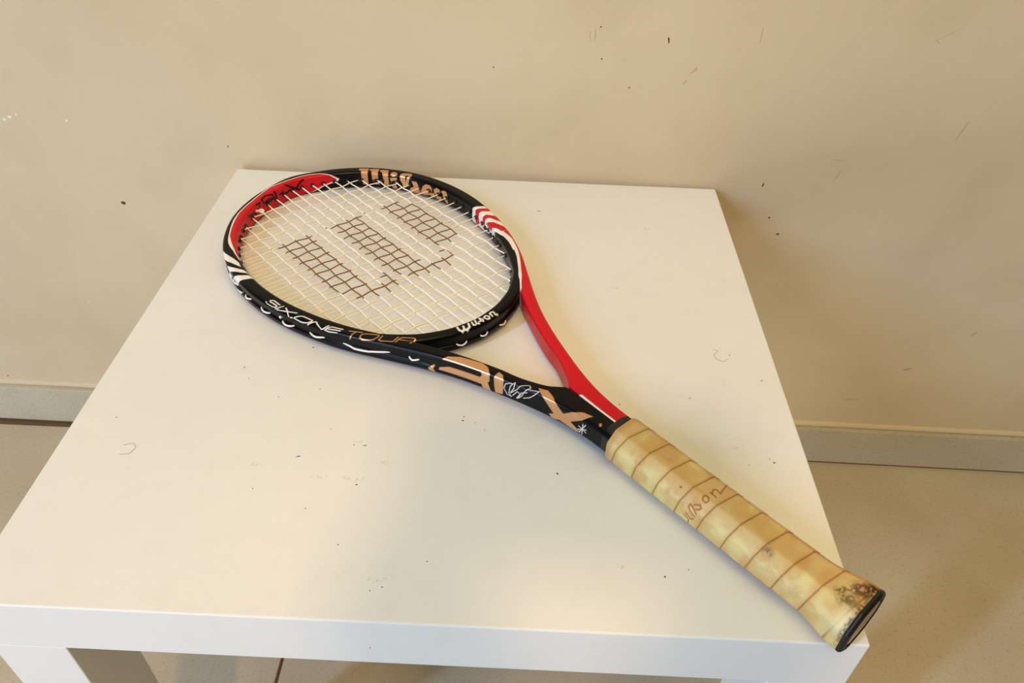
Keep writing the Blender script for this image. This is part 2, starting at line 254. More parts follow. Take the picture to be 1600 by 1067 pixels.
# ------------------------------------------------------------------ the racket: geometry of the frame in its own millimetres
FH = 19.6           # beam height, mm
HALF = [(681,0),(680.2,10),(677,20),(673,31),(669,43.5),(663,55),(653.8,70),(645,80.7),(635.8,90),(623.5,99.5),(611.5,107.7),
 (597,115.3),(580,121.5),(560,126.3),(540,128.7),(520,129),(503,127.5),(485,124.8),(465,119.9),(440,111.3),(420,102.8),
 (404,94.3),(388,84.3),(371,73.8),(355,64),(340,55.5),(325,48),(307,40.3),(290,34),(272,27.8),(252,21.5),(235,17.3),(220,15),(205,14),(188,13.8)]
def _smooth(P, n, k):
    d = np.r_[0, np.cumsum(np.hypot(*np.diff(P, axis=0).T))]
    s = np.linspace(0, d[-1], n)
    Q = np.stack([np.interp(s, d, P[:,0]), np.interp(s, d, P[:,1])], 1)
    step = d[-1]/(n-1); m = int(3*k/step); w = np.exp(-.5*(np.arange(-m, m+1)*step/k)**2); w /= w.sum()
    E = np.concatenate([2*Q[0]-Q[m:0:-1], Q, 2*Q[-1]-Q[-2:-m-2:-1]])
    return np.stack([np.convolve(E[:,i], w, 'valid') for i in (0,1)], 1)
def _path(P, step):
    d = np.r_[0, np.cumsum(np.hypot(*np.diff(P, axis=0).T))]
    return P, d
_h = np.array(HALF, float)
_full = np.concatenate([_h[:0:-1]*[1,-1], _h])
_P = _smooth(_full, 3000, 7.0)
_d = np.r_[0, np.cumsum(np.hypot(*np.diff(_P, axis=0).T))]
_S = _d-_d[-1]/2                     # arc length, 0 at the tip, + on the near side
def sstep(a, b, x): t = np.clip((x-a)/(b-a), 0, 1); return t*t*(3-2*t)
def outer(S):
    S = np.asarray(S, float)
    x = np.interp(S, _S, _P[:,0]); y = np.interp(S, _S, _P[:,1])
    e = 1.0
    tx = np.interp(S+e, _S, _P[:,0])-np.interp(S-e, _S, _P[:,0]); ty = np.interp(S+e, _S, _P[:,1])-np.interp(S-e, _S, _P[:,1])
    l = np.hypot(tx, ty); tx, ty = tx/l, ty/l
    return x, y, -ty, tx             # inward normal (points to the head centre)
def width(S):
    x, y, nx, ny = outer(S)
    w = 11+2*sstep(320, 400, x)
    yin = np.interp(x, [243, 247, 252, 260, 270, 285, 300], [0, 3.2, 6.3, 11, 15.8, 22.6, 28.5])
    t = (np.abs(y)-yin)*np.abs(ny)
    k = sstep(292, 268, x)
    return w*(1-k)+t*k
def rbox(T, w, H, r, groove, rin=None):
    """T in [0,4): outer side up, top inwards, inner side down, bottom back -> (a, h, na, nh)"""
    T = np.mod(T, 4); k = np.floor(T).astype(int); u = T-k
    a = np.where(k == 0, 0, np.where(k == 1, u*w, np.where(k == 2, w, (1-u)*w)))
    h = np.where(k == 0, (u-.5)*H, np.where(k == 1, H/2, np.where(k == 2, (.5-u)*H, -H/2)))
    if rin is not None: r = np.where(a > w*.5, rin, r)
    ca = np.clip(a, r, w-r); ch = np.clip(h, -H/2+r, H/2-r)
    da, dh = a-ca, h-ch; l = np.hypot(da, dh)+1e-9; na, nh = da/l, dh/l
    a2 = ca+na*r; h2 = ch+nh*r
    g = groove*(1-sstep(2.3, 3.3, np.abs(h)))*(k == 0)
    # slightly crowned sides
    return a2+g*1.6, h2, na, nh
def frame_pt(S, T, lift=0):
    x, y, nx, ny = outer(S); w = width(S)
    g = sstep(335, 352, x)
    a, h, na, nh = rbox(np.asarray(T, float), w, FH, 3.6, g, 3.6-3.4*sstep(256, 244, x))
    a = a+na*lift; h = h+nh*lift
    return np.stack([x+nx*a, y+ny*a, h], -1), np.stack([nx*na, ny*na, nh], -1)
# bridge: inner edge curve, swept outwards (towards the handle)
BR = [(446,104.5),(436,100.5),(424,95),(405,82.5),(388,67.5),(372,48),(362,25),(358.2,0)]
_b = np.array(BR, float); _bf = np.concatenate([_b*[1,-1], _b[-2::-1]])
_BP = _smooth(_bf, 1200, 6.0)
_bd = np.r_[0, np.cumsum(np.hypot(*np.diff(_BP, axis=0).T))]; _BS = _bd-_bd[-1]/2     # 0 at the axis, + near side
def bridge_pt(S, T, lift=0):
    S = np.asarray(S, float)
    x = np.interp(S, _BS, _BP[:,0]); y = np.interp(S, _BS, _BP[:,1])
    tx = np.interp(S+1, _BS, _BP[:,0])-np.interp(S-1, _BS, _BP[:,0]); ty = np.interp(S+1, _BS, _BP[:,1])-np.interp(S-1, _BS, _BP[:,1])
    l = np.hypot(tx, ty); tx, ty = tx/l, ty/l
    ox, oy = -ty, tx
    ox, oy = np.where(ox*1+0*oy > 0, -ox, ox), np.where(ox > 0, -oy, oy)   # outwards: towards -x
    w = 10.5-3.5*sstep(66, 80, np.abs(S))
    a, h, na, nh = rbox(np.asarray(T, float), w, FH, 3.4, 1.0)
    a = a+na*lift; h = h+nh*lift; b = w-a; nb = -na
    return np.stack([x+ox*b, y+oy*b, h], -1), np.stack([ox*nb, oy*nb, nh], -1)

R_O = [0.539921, 0.003696, 0.0195]; R_X = [-0.682575, 0.730693, -0.013392]; R_Y = [-0.730758, -0.682636, 0.0]; R_Z = [-0.009142, 0.009786, 0.99991]
racket = bpy.data.objects.new('tennis_racket', None); COL.objects.link(racket)
RM = Matrix.Identity(4)
for i in range(3):
    RM[i][0], RM[i][1], RM[i][2], RM[i][3] = R_X[i]*.001, R_Y[i]*.001, R_Z[i]*.001, R_O[i]
RM[2][3] += TOP
racket.matrix_world = RM          # children are modelled in millimetres
tag(racket, 'black and red strung tennis racket with a worn tan grip lying across the white table', 'racket')

DECALS = [
  ('f', 'P', 'G', 0, [(-78.0,1.38),(-89.0,1.38),(-89.5,1.67),(-89.0,1.73),(-88.5,2.45),(-88.5,2.75),(-82.5,2.77),(-81.0,2.45),(-81.0,1.77),(-78.5,1.68)]),
  ('f', 'P', 'G', 0, [(-90.5,1.46),(-101.0,1.36),(-102.0,1.64),(-101.5,1.73),(-101.5,2.42),(-103.0,2.74),(-94.5,2.74),(-94.0,2.44),(-93.5,1.76),(-91.0,1.71)]),
  ('f', 'P', 'G', 0, [(-103.0,1.52),(-112.5,1.44),(-114.0,1.78),(-114.5,2.29),(-114.5,2.74),(-109.0,2.75),(-107.5,2.09),(-106.5,1.86),(-104.0,1.79)]),
  ('f', 'P', 'G', 0, [(-117.0,2.03),(-118.0,1.74),(-120.5,1.62),(-124.5,1.72),(-125.5,1.96),(-123.0,2.13),(-119.5,2.16)]),
  ('f', 'P', 'G', 0, [(-116.5,2.25),(-125.0,2.19),(-125.0,2.28),(-122.5,2.6),(-125.5,2.89),(-119.5,2.91),(-117.5,2.63),(-117.0,2.4)]),
  ('f', 'P', 'G', 0, [(-129.0,1.9),(-131.0,1.6),(-140.0,1.42),(-143.5,1.64),(-139.5,2.58),(-133.5,2.78),(-132.0,2.53),(-129.5,2.31)]),
  ('f', 'P', 'G', 0, [(-144.5,2.23),(-151.5,2.2),(-154.0,2.42),(-156.5,2.84),(-147.0,2.99),(-141.0,2.87),(-142.5,2.67),(-147.5,2.56)]),
  ('f', 'P', 'K', 0, [(-135.5,1.9),(-139.5,1.77),(-136.5,2.4)]),
  ('f', 'P', 'G', 0, [(-160.5,2.35),(-165.0,2.18),(-171.0,2.17),(-174.0,2.33),(-173.5,2.49),(-168.5,2.8),(-161.0,2.89),(-157.0,2.84),(-157.5,2.63)]),
  ('f', 'P', 'G', 0, [(-176.5,2.32),(-181.0,2.16),(-185.5,2.21),(-186.0,2.4),(-182.5,2.64),(-188.0,2.61),(-187.5,2.83),(-180.0,2.83),(-176.0,2.81),(-170.0,2.78),(-170.0,2.66),(-177.0,2.54)]),
  ('f', 'P', 'G', 0, [(-187.5,2.29),(-191.5,2.15),(-196.0,2.14),(-198.0,2.37),(-198.5,2.87),(-194.5,2.79),(-191.0,2.56),(-190.5,2.36)]),
  ('f', 'P', 'K', 0, [(-165.0,2.49),(-167.5,2.41),(-169.5,2.49),(-167.0,2.61)]),
  ('f', 'P', 'K', 0, [(-177.0,2.55),(-179.5,2.53),(-180.0,2.77),(-178.0,2.85)]),
  ('f', 'P', 'W', 0, [(-251.0,1.21),(-244.5,2.11),(-243.5,2.51),(-244.0,2.96),(-251.0,2.96),(-265.0,2.89),(-278.5,2.75),(-299.5,2.48),(-297.0,2.18),(-302.5,2.03),(-314.0,1.7),(-324.0,1.57),(-339.0,1.55),(-340.0,1.24),(-301.0,0.94),(-273.0,0.97),(-260.0,0.99)]),
  ('f', 'P', 'R', 0, [(-250.0,2.09),(-257.5,0.99),(-263.5,0.98),(-263.0,1.26),(-259.5,1.67),(-258.0,2.06),(-257.0,2.36),(-258.5,2.58),(-260.0,2.76),(-252.5,2.93),(-250.5,2.75)]),
  ('f', 'P', 'R', 0, [(-267.0,2.02),(-267.5,1.69),(-273.0,1.23),(-278.0,0.96),(-290.0,0.95),(-283.0,1.34),(-275.5,1.65),(-273.5,1.96),(-272.0,2.21),(-271.5,2.48),(-278.5,2.55),(-270.0,2.61),(-266.0,2.33)]),
  ('f', 'P', 'R', 0, [(-275.0,2.3),(-282.0,1.89),(-285.0,1.65),(-296.0,1.18),(-307.0,0.94),(-320.5,0.92),(-338.5,0.9),(-340.0,1.24),(-330.5,1.34),(-319.0,1.44),(-303.0,1.6),(-296.0,1.82),(-291.0,2.12),(-289.0,2.38),(-283.5,2.39)]),
  ('f', 'P', 'W', 0, [(155.0,0.85),(160.0,1.02),(176.5,1.58),(185.5,1.78),(194.0,1.75),(183.5,1.34),(171.5,0.87),(167.0,0.82)]),
  ('f', 'P', 'W', 0, [(177.5,0.68),(200.0,1.76),(212.0,2.09),(198.5,0.96),(193.5,0.73),(187.0,0.34),(178.5,0.34)]),
  ('f', 'P', 'W', 0, [(194.0,0.55),(214.5,2.09),(219.5,2.08),(215.5,1.38),(213.0,0.84),(203.0,0.37),(196.0,0.37)]),
  ('f', 'P', 'W', 0, [(169.0,0.22),(181.5,0.35),(194.0,0.35),(191.0,0.22),(178.0,0.17)]),
  ('f', 'P', 'W', 0, [(199.5,0.16),(209.5,0.31),(215.5,0.36),(210.5,0.15),(204.0,0.15)]),
  ('f', 'P', 'K', 0, [(183.0,0.41),(211.5,2.09),(214.0,2.09),(201.5,0.82),(191.0,0.35),(187.5,0.35)]),
  ('f', 'L', 'W', 1.1, [(257.0,1.06),(259.5,0.96),(267.0,0.96),(270.5,1.12),(269.5,1.23),(260.5,1.25),(259.5,1.35),(262.0,1.48),(271.0,1.4)]),
  ('f', 'L', 'W', 1.1, [(270.0,0.93),(272.0,1.02),(275.0,1.44)]),
  ('f', 'L', 'W', 1.1, [(272.5,0.93),(281.0,1.13),(291.5,1.41)]),
  ('f', 'L', 'W', 1.1, [(278.5,1.41),(283.5,1.19),(286.5,0.88)]),
  ('f', 'L', 'W', 1.1, [(288.5,0.87),(290.5,0.9)]),
  ('f', 'L', 'W', 1.1, [(292.5,0.92),(293.5,1.05),(297.0,1.28),(299.5,1.36),(309.5,1.32),(310.0,1.23),(306.5,0.96),(303.0,0.89),(299.5,0.87),(292.5,0.92)]),
  ('f', 'L', 'W', 1.1, [(307.5,0.87),(311.0,1.18),(313.5,1.33),(317.5,1.1),(321.5,0.9),(323.0,0.94),(326.0,1.37)]),
  ('f', 'L', 'W', 1.1, [(339.5,1.42),(329.5,1.36),(327.0,1.22),(325.0,0.92),(329.0,0.9),(336.5,0.98)]),
  ('f', 'L', 'W', 1.1, [(327.5,1.09),(333.0,1.18),(338.5,1.23)]),
  ('x', 'L', 'G', 0.85, [(404.7,94.6),(405.9,87.9)]),
  ('x', 'L', 'G', 0.85, [(410.3,91.1),(402.0,84.0)]),
  ('x', 'L', 'G', 0.85, [(398.4,89.0),(400.0,85.7),(399.1,83.1),(392.3,76.9),(390.0,75.6),(389.0,77.2),(388.6,81.6),(390.1,83.8),(395.6,88.1),(398.4,89.0)]),
  ('x', 'L', 'G', 0.85, [(387.6,74.0),(385.5,79.1),(383.4,78.4),(376.4,71.5),(378.5,64.9)]),
  ('x', 'L', 'G', 0.85, [(374.5,70.1),(376.3,64.6),(375.8,62.6),(369.0,55.5),(367.3,55.7),(366.8,58.5),(374.5,65.8)]),
  ('x', 'L', 'G', 0.85, [(366.8,58.5),(365.6,60.8),(366.1,61.8)]),
  ('x', 'L', 'W', 1.7, [(357.9,20.1),(353.8,21.1),(351.7,19.4),(352.2,17.0),(355.8,15.3)]),
  ('x', 'L', 'W', 1.7, [(352.2,17.0),(350.9,15.0),(351.9,11.7),(355.8,9.9)]),
  ('x', 'L', 'W', 1.35, [(355.5,6.5),(351.6,7.8),(351.0,6.1)]),
  ('x', 'L', 'W', 1.35, [(356.3,2.8),(351.5,4.6),(350.4,2.6)]),
  ('x', 'L', 'W', 1.35, [(355.6,-1.6),(351.8,-0.6),(352.1,1.8)]),
  ('x', 'L', 'W', 1.35, [(355.6,-1.6),(353.0,-3.1),(350.6,-1.9)]),
  ('x', 'L', 'W', 1.35, [(354.3,-5.7),(354.9,-8.3),(352.7,-9.7),(350.6,-8.9),(350.7,-6.5),(352.8,-5.3),(354.3,-5.7)]),
  ('x', 'L', 'W', 1.35, [(354.8,-12.4),(351.2,-12.4)]),
  ('x', 'L', 'W', 1.35, [(353.8,-12.5),(355.7,-13.8),(355.3,-16.4),(351.5,-15.8),(351.1,-17.9)]),
  ('f', 'P', 'G', 0, [(430.0,0.93),(433.5,1.3),(442.5,1.62),(461.5,1.76),(467.5,1.54),(472.0,1.0),(472.0,0.6),(470.5,0.5),(473.5,0.07),(466.0,0.11),(465.0,0.3),(426.5,0.31),(427.5,0.45),(436.0,0.62),(463.5,0.64),(465.5,0.8),(464.0,0.92),(430.5,0.91)]),
  ('f', 'P', 'G', 0, [(417.0,0.24),(422.5,0.5),(423.5,0.47),(421.5,0.29),(424.0,0.02),(418.0,0.16)]),
  ('f', 'P', 'G', 0, [(476.0,0.94),(477.5,1.52),(482.0,1.36),(484.5,0.92),(484.0,0.2),(477.5,0.13),(476.5,0.47)]),
  ('f', 'P', 'G', 0, [(512.0,1.46),(519.0,1.5),(526.5,1.19),(537.0,0.66),(544.5,0.43),(554.5,0.2),(549.5,0.09),(534.0,0.21),(528.5,0.43),(522.5,0.77)]),
  ('f', 'P', 'G', 0, [(525.5,0.27),(535.0,0.5),(545.5,0.97),(552.0,1.32),(559.5,1.45),(559.5,1.45),(555.0,0.87),(540.5,0.26),(535.0,0.21),(528.5,0.06)]),
  ('f', 'L', 'W', 0.55, [(491.5,0.97),(486.5,0.82),(485.0,0.55),(488.0,0.3),(492.0,0.27),(489.5,0.4),(490.5,0.75),(494.0,1.17),(494.0,0.78),(491.0,0.44),(497.0,0.79),(499.5,1.12),(505.0,1.39),(507.0,1.23),(503.5,0.83),(500.5,0.49),(497.5,0.31),(500.5,0.68),(505.5,0.82)]),
  ('f', 'L', 'W', 0.55, [(505.0,1.01),(514.5,1.21),(512.0,0.86),(508.0,0.62),(502.5,0.45)]),
  ('f', 'L', 'W', 0.55, [(493.0,0.36),(497.0,0.66),(499.5,0.59),(496.5,0.29)]),
  ('f', 'L', 'W', 0.6, [(556.0,0.71),(556.0,0.16)]),
  ('f', 'L', 'W', 0.6, [(552.5,0.49),(559.5,0.37)]),
  ('f', 'L', 'W', 0.6, [(552.0,0.3),(559.5,0.52)]),
  ('f', 'L', 'W', 0.6, [(553.5,0.2),(558.5,0.74)]),
  ('f', 'P', 'G', 0, [(567.0,1.32),(568.0,1.42),(570.0,1.26),(569.0,1.17)]),
  ('f', 'L', 'K', 2.6, [(15.0,1.99),(9.0,2.24),(2.0,2.43),(-5.0,2.61)]),
  ('f', 'L', 'K', 2.6, [(-12.5,2.07),(-7.5,2.19),(-3.0,2.37),(0.5,2.52)]),
  ('f', 'L', 'K', 2.6, [(32.5,2.01),(31.5,2.23),(31.5,2.38)]),
  ('f', 'L', 'K', 2.6, [(26.0,2.36),(21.0,2.33),(21.0,2.51),(13.5,2.48),(10.5,2.42)]),
  ('f', 'L', 'K', 2.3, [(54.0,1.99),(45.5,1.88),(36.5,2.12),(35.0,2.35),(43.5,2.43),(52.5,2.27),(54.0,1.99)]),
  ('f', 'L', 'K', 2.3, [(47.5,2.27),(38.5,2.31)]),
  ('f', 'L', 'K', 2.3, [(65.0,2.06),(58.5,2.12),(61.0,2.29)]),
  ('f', 'L', 'K', 2.3, [(85.5,2.23),(73.5,2.35),(68.5,2.56)]),
]
BLACK = np.array(srgb(9,9,11)); RED = np.array(srgb(206,22,36)); WHITE = np.array(srgb(238,234,226)); GOLD = np.array(srgb(214,160,112))
PAL = {'W': WHITE, 'G': GOLD, 'K': BLACK, 'R': RED}
def to_mm(T, w=13.0):
    T = np.asarray(T, float)
    return np.where(T < 1, T*FH, np.where(T < 2, FH+(T-1)*w, FH+w+(T-2)*FH))
def seg_dist(x, y, P):
    d = np.full(x.shape, 1e9)
    for (ax, ay), (bx, by) in zip(P[:-1], P[1:]):
        ux, uy = bx-ax, by-ay; L = ux*ux+uy*uy+1e-12
        t = np.clip(((x-ax)*ux+(y-ay)*uy)/L, 0, 1)
        d = np.minimum(d, np.hypot(x-ax-t*ux, y-ay-t*uy))
    return d
def inside(x, y, P):
    c = np.zeros(x.shape, bool)
    for (ax, ay), (bx, by) in zip(P, P[1:]+P[:1]):
        m = (ay > y) != (by > y)
        c ^= m & (x < (bx-ax)*(y-ay)/((by-ay) or 1e-9)+ax)
    return c
def paint(col, alpha, S, Q, kind, key, w, pts, soft=.3):
    pts = [(p[0], float(to_mm(p[1]))) for p in pts]
    lo = min(p[0] for p in pts)-4; hi = max(p[0] for p in pts)+4
    i0, i1 = np.searchsorted(S[:, 0], [lo, hi])
    s, q = S[i0:i1], Q[i0:i1]
    if kind == 'L': m = 1-sstep(w/2-soft, w/2+soft, seg_dist(s, q, pts))
    else:
        d = seg_dist(s, q, pts+pts[:1]); sd = np.where(inside(s, q, pts), d, -d); m = sstep(-soft, soft, sd)
    col[i0:i1] = col[i0:i1]*(1-m[..., None])+PAL[key]*m[..., None]
    alpha[i0:i1] = alpha[i0:i1]*(1-m)+(1.0 if key == 'G' else 0.0)*m

def paint_xy(P, T, col, alpha, key, w, pts, soft=.3):
    p = np.array(pts); lo = p.min(0)-3; hi = p.max(0)+3
    m = (P[..., 0] > lo[0]) & (P[..., 0] < hi[0]) & (P[..., 1] > lo[1]) & (P[..., 1] < hi[1]) & (T > .8) & (T < 2.2)
    k = 1-sstep(w/2-soft, w/2+soft, seg_dist(P[..., 0][m], P[..., 1][m], pts))
    col[m] = col[m]*(1-k[:, None])+PAL[key]*k[:, None]; alpha[m] = alpha[m]*(1-k)+(1.0 if key == 'G' else 0.0)*k
def paint_material():
    m, n, l, b = new_mat('racket_paint', rough=.27, spec=.16, coat=.0)
    a = n.new('ShaderNodeVertexColor'); a.layer_name = 'paint'
    l.new(a.outputs['Color'], b.inputs['Base Color'])
    mu = n.new('ShaderNodeMath'); mu.operation = 'MULTIPLY'; mu.inputs[1].default_value = .45
    l.new(a.outputs['Alpha'], mu.inputs[0]); l.new(mu.outputs[0], b.inputs['Metallic'])
    return m
M_paint = paint_material()
Tn = np.r_[np.arange(0, 1, 1/40), np.arange(1, 2, 1/36), np.arange(2, 3, 1/44), np.arange(3, 4, 1/8)]
Sn = np.arange(-582, 582.01, .5)
SS, TT = np.meshgrid(Sn, Tn, indexing='ij')
P3, _ = frame_pt(SS, TT)
Q = to_mm(TT)
col = np.tile(BLACK, SS.shape+(1,)); al = np.zeros(SS.shape)
def band(cond, c):                      # cond: soft mask
    global col
    col = col*(1-cond[..., None])+c*cond[..., None]
# red field at the tip, white outline
RT = [(-54.5, 2.35), (-48.0, 2.16), (-40.0, 1.86), (-32.5, 1.6), (-25.0, 1.5), (-14.0, 1.51), (2.0, 1.55), (18.0, 1.38), (29.5, 1.15), (44.0, 1.11), (59.5, 1.06), (77.0, 1.03), (89.0, 1.0), (102.0, 1.0)]
WOUT = [(s, t+.18*float(sstep(150, 128, s))) for s, t in [(129.0, 1.24), (139.0, 1.33), (146.0, 1.43), (154.5, 1.56), (162.0, 1.71), (170.5, 1.79)]]
WIN = [(131.5, 1.5), (142.0, 1.63), (152.5, 1.74), (160.0, 1.83), (171.5, 1.82), (176.0, 1.78)]
RLOW = [(-54.5, 2.35), (-52.5, 2.48), (-47.0, 2.55), (-39.5, 2.63), (-35.0, 2.68)]
WL1 = [(-303.5, 1.49), (-319.5, 1.19), (-340.0, 1.2), (-362.0, 1.35), (-382.5, 1.55), (-401.0, 1.89)]
WL2 = [(-314.5, 1.67), (-331.0, 1.46), (-350.5, 1.47), (-372.0, 1.63), (-391.0, 1.92), (-398.5, 2.36)]
RT = [(s, t+.34*float(sstep(20, 60, s))) for s, t in RT]
s0, t0 = WOUT[-1]
end_s = s0+9
outl = RT+WOUT+[(end_s, min(t0+.12, 1.99)), (end_s+4, 3.02), (RLOW[-1][0]+16, 3.02), (RLOW[-1][0]+8, 2.85)]+RLOW[:0:-1]
paint(col, al, SS, Q, 'P', 'W', 0, outl)
n_rt = len(RT)
redt = [(s, t+.08) for s, t in RT[1:]]
redt[-1] = (redt[-1][0], redt[-1][1]+.04)
redp = [(RT[0][0]+3, RT[0][1]+.02)]+redt+WIN[:-2]+[(WIN[-2][0], WIN[-2][1]+.08), (WIN[-1][0]+2, 2.1), (end_s+3, 3.05), (RLOW[-1][0]+19, 3.05)]+[(s+1, t-.06) for s, t in RLOW[:1:-1]]
paint(col, al, SS, Q, 'P', 'R', 0, redp)
# red far shoulder and arm, white line inside it
wl = np.array(WL1+[(WL1[-1][0]-7, 2.5), (WL1[-1][0]-9, 3.1)])[::-1]
wl2 = np.array(WL2+[(WL2[-1][0]-2, 2.8), (WL2[-1][0]-4, 3.1)])[::-1]
tw = np.interp(SS, wl[:, 0], wl[:, 1]); tw2 = np.interp(SS, wl2[:, 0], wl2[:, 1])
SC = WL1[0][0]+1
far = (1-sstep(SC-1, SC, SS))
white_m = far*(1-sstep(-.03, .03, TT-tw2))
red_m = far*np.where(SS < -412, 1-sstep(-.03, .03, TT-np.interp(SS, [-575, -540, -530, -520], [1.9, 1.9, 3.2, 3.2])), 1-sstep(-.03, .03, TT-tw))
CHEV = lambda pts: -420 < min(p[0] for p in pts) < -190
for which, kind, key, w, pts in DECALS:
    if which == 'f' and CHEV(pts): paint(col, al, SS, Q, kind, key, w, pts)
band(np.where(SS < -412, far, white_m), WHITE); band(red_m, RED)
band(1-sstep(-575, -574, SS), BLACK)          # bare black just above the grip
for which, kind, key, w, pts in DECALS:
    if which == 'f' and not CHEV(pts): paint(col, al, SS, Q, kind, key, w, pts)
    if which == 'x': paint_xy(P3, TT, col, al, key, w, pts)
fr = mesh_np('frame', P3.reshape(-1, 3), grid_faces(len(Sn), len(Tn)), M_paint, racket, True, col.reshape(-1, 3), al.ravel())
# bridge
Sb = np.arange(-82, 82.01, .5); SB, TB = np.meshgrid(Sb, Tn, indexing='ij'); PB, _ = bridge_pt(SB, TB)
colb = np.tile(BLACK, SB.shape+(1,)); alb = np.zeros(SB.shape)
for which, kind, key, w, pts in DECALS:
    if which == 'x': paint_xy(PB, TB, colb, alb, key, w, pts)
PB[..., 2] *= .985
mesh_np('throat_bridge', PB.reshape(-1, 3), grid_faces(len(Sb), len(Tn)), M_paint, racket, True, colb.reshape(-1, 3), alb.ravel())

# ------------------------------------------------------------------ strings
M_str, n_, l_, b_ = new_mat('string_gut', rough=.3, spec=.5)
vc = n_.new('ShaderNodeVertexColor'); vc.layer_name = 'paint'; l_.new(vc.outputs[0], b_.inputs['Base Color'])
b_.inputs['Subsurface Weight'].default_value = 0.0
CREAM = np.array(srgb(255,251,240)); INK = np.array(srgb(134,94,50)); CREAM2 = np.array(srgb(250,240,220))
MY = [90.5,77.5,65,52,40,28,16.8,5.7]; MY = MY+[-v for v in MY[::-1]]
MYo = [-.8]*16
MAINS = [v-.8 for v in MY]
CROSS = [642,624.5,609.5,597,585.5,573.5,561,549,536,524,511,498,485,471,457,442,425,406.5,390]
Wp = [[(577,82),(572,70),(488,67),(470,64),(455,56),(446,42),(445,26),(450,15),(462,12),(474,15),(478,22),(462,24),(460,33),(470,37),(570,36),(577,32)],
      [(577,23),(573,13),(490,12),(462,6),(449,-6),(445,-24),(444,-42),(450,-51),(462,-53),(477,-51),(478,-46),(461,-44),(458,-34),(462,-25),(480,-20),(572,-18),(577,-38)],
      [(577,-38),(573,-49),(488,-49),(474,-54),(474,-60),(484,-78),(490,-80),(560,-79),(572,-72),(577,-64)]]
def ink(x, y):
    m = np.zeros(x.shape)
    for P in Wp: m = np.maximum(m, np.where(inside(x, y, P), 1, 0))
    return m
xin, yin, nxi, nyi = outer(Sn); wi_ = width(Sn)
IX, IY = xin+nxi*wi_, yin+nyi*wi_
hm = np.abs(Sn) < 340
def y_in(x, side):                      # inner wall of the head at x
    m = hm & (Sn*side > 0); xs, ys = IX[m], np.abs(IY[m]); o = np.argsort(xs)
    a = np.interp(x, xs[o], ys[o])
    o = np.argsort(_BP[:, 0]*1.0); mm = _BP[:, 1] > 0
    xb, yb = _BP[mm, 0], _BP[mm, 1]; ob = np.argsort(xb)
    b = np.interp(x, xb[ob], yb[ob]) if x < 446 else 1e9
    return min(a, b)
def x_top(y):
    m = (np.abs(Sn) < 190); o = np.argsort(IY[m]); return float(np.interp(y, IY[m][o], IX[m][o]))
def x_bot(y):
    o = np.argsort(_BP[:, 1]); return float(np.interp(y, _BP[o, 1], _BP[o, 0]))
AMP = .62; RS = .66
def weave(i, j): return AMP if (i+j) % 2 else -AMP    # height of main i over cross j
def smooth_z(c, knots, z):
    o = np.argsort(knots); k = np.array(knots)[o]; zz = np.array(z)[o]
    i = np.clip(np.searchsorted(k, c)-1, 0, len(k)-2); t = np.clip((c-k[i])/(k[i+1]-k[i]), 0, 1)
    return zz[i]+(zz[i+1]-zz[i])*(.5-.5*np.cos(np.pi*t))
r_ = random.Random(5)
for i, y in enumerate(MAINS):
    x0, x1 = x_bot(y)-3, x_top(y)+3
    x = np.arange(x0, x1, 1.3)
    kn = [x0]+[c for c in CROSS[::-1] if x0+4 < c < x1-4]+[x1]
    z = [0]+[weave(i, CROSS.index(c)) for c in kn[1:-1]]+[0]
    dy = np.interp(x, [x0, 440, 500, 600, x1], [0, r_.uniform(-.6,.6), r_.uniform(-.7,.7), r_.uniform(-.5,.5), 0])
    V, Fq = tube(np.stack([x, y+dy, smooth_z(x, kn, z)], 1), RS, 8)
    c = CREAM+(INK-CREAM)*ink(V[:, 0], V[:, 1])[:, None]
    mesh_np('main_string', V, Fq, M_str, racket, True, c)
for j, x in enumerate(CROSS):
    yl, yr = y_in(x, 1)+3, -y_in(x, -1)-3
    y = np.arange(yr, yl, 1.3)
    kn = [yr]+[m for m in MAINS[::-1] if yr+4 < m < yl-4]+[yl]
    z = [0]+[-weave(MAINS.index(m), j) for m in kn[1:-1]]+[0]
    dx = np.interp(y, [yr, -40, 40, yl], [0, r_.uniform(-.7,.7), r_.uniform(-.7,.7), 0])
    V, Fq = tube(np.stack([x+dx, y, smooth_z(y, kn, z)], 1), RS*.93, 8)
    c = CREAM2+(INK-CREAM2)*ink(V[:, 0], V[:, 1])[:, None]
    mesh_np('cross_string', V, Fq, M_str, racket, True, c)
M_plain, *_ = new_mat('white_string', srgb(246,243,236), .3)
# grommets: short black collars where the strings leave the inner wall
M_black, *_ = new_mat('black_nylon', srgb(14,13,14), .45)
gp = []
def grommet(p, d):
    p = np.array(p, float); d = np.array(d, float); d /= np.linalg.norm(d)
    V, Fq = tube(np.array([p-d*2.5, p+d*.6, p+d*1.5, p+d*1.8]), np.array([2.3, 2.3, 1.9, 1.2]), 10); gp.append((V, Fq))
for y in MAINS:
    grommet((x_top(y), y, 0), (-1, 0, 0)); grommet((x_bot(y), y, 0), (1, 0, 0))
for x in CROSS:
    grommet((x, y_in(x, 1), 0), (0, -1, 0)); grommet((x, -y_in(x, -1), 0), (0, 1, 0))
for x in (631, 616, 478, 464.5, 450):       # spare holes beside the cross strings
    grommet((x, -y_in(x, -1), -1.5), (0, 1, 0))
V, Fq = merge(gp); tag(mesh_np('grommets', V, Fq, M_black, racket), kind='stuff')
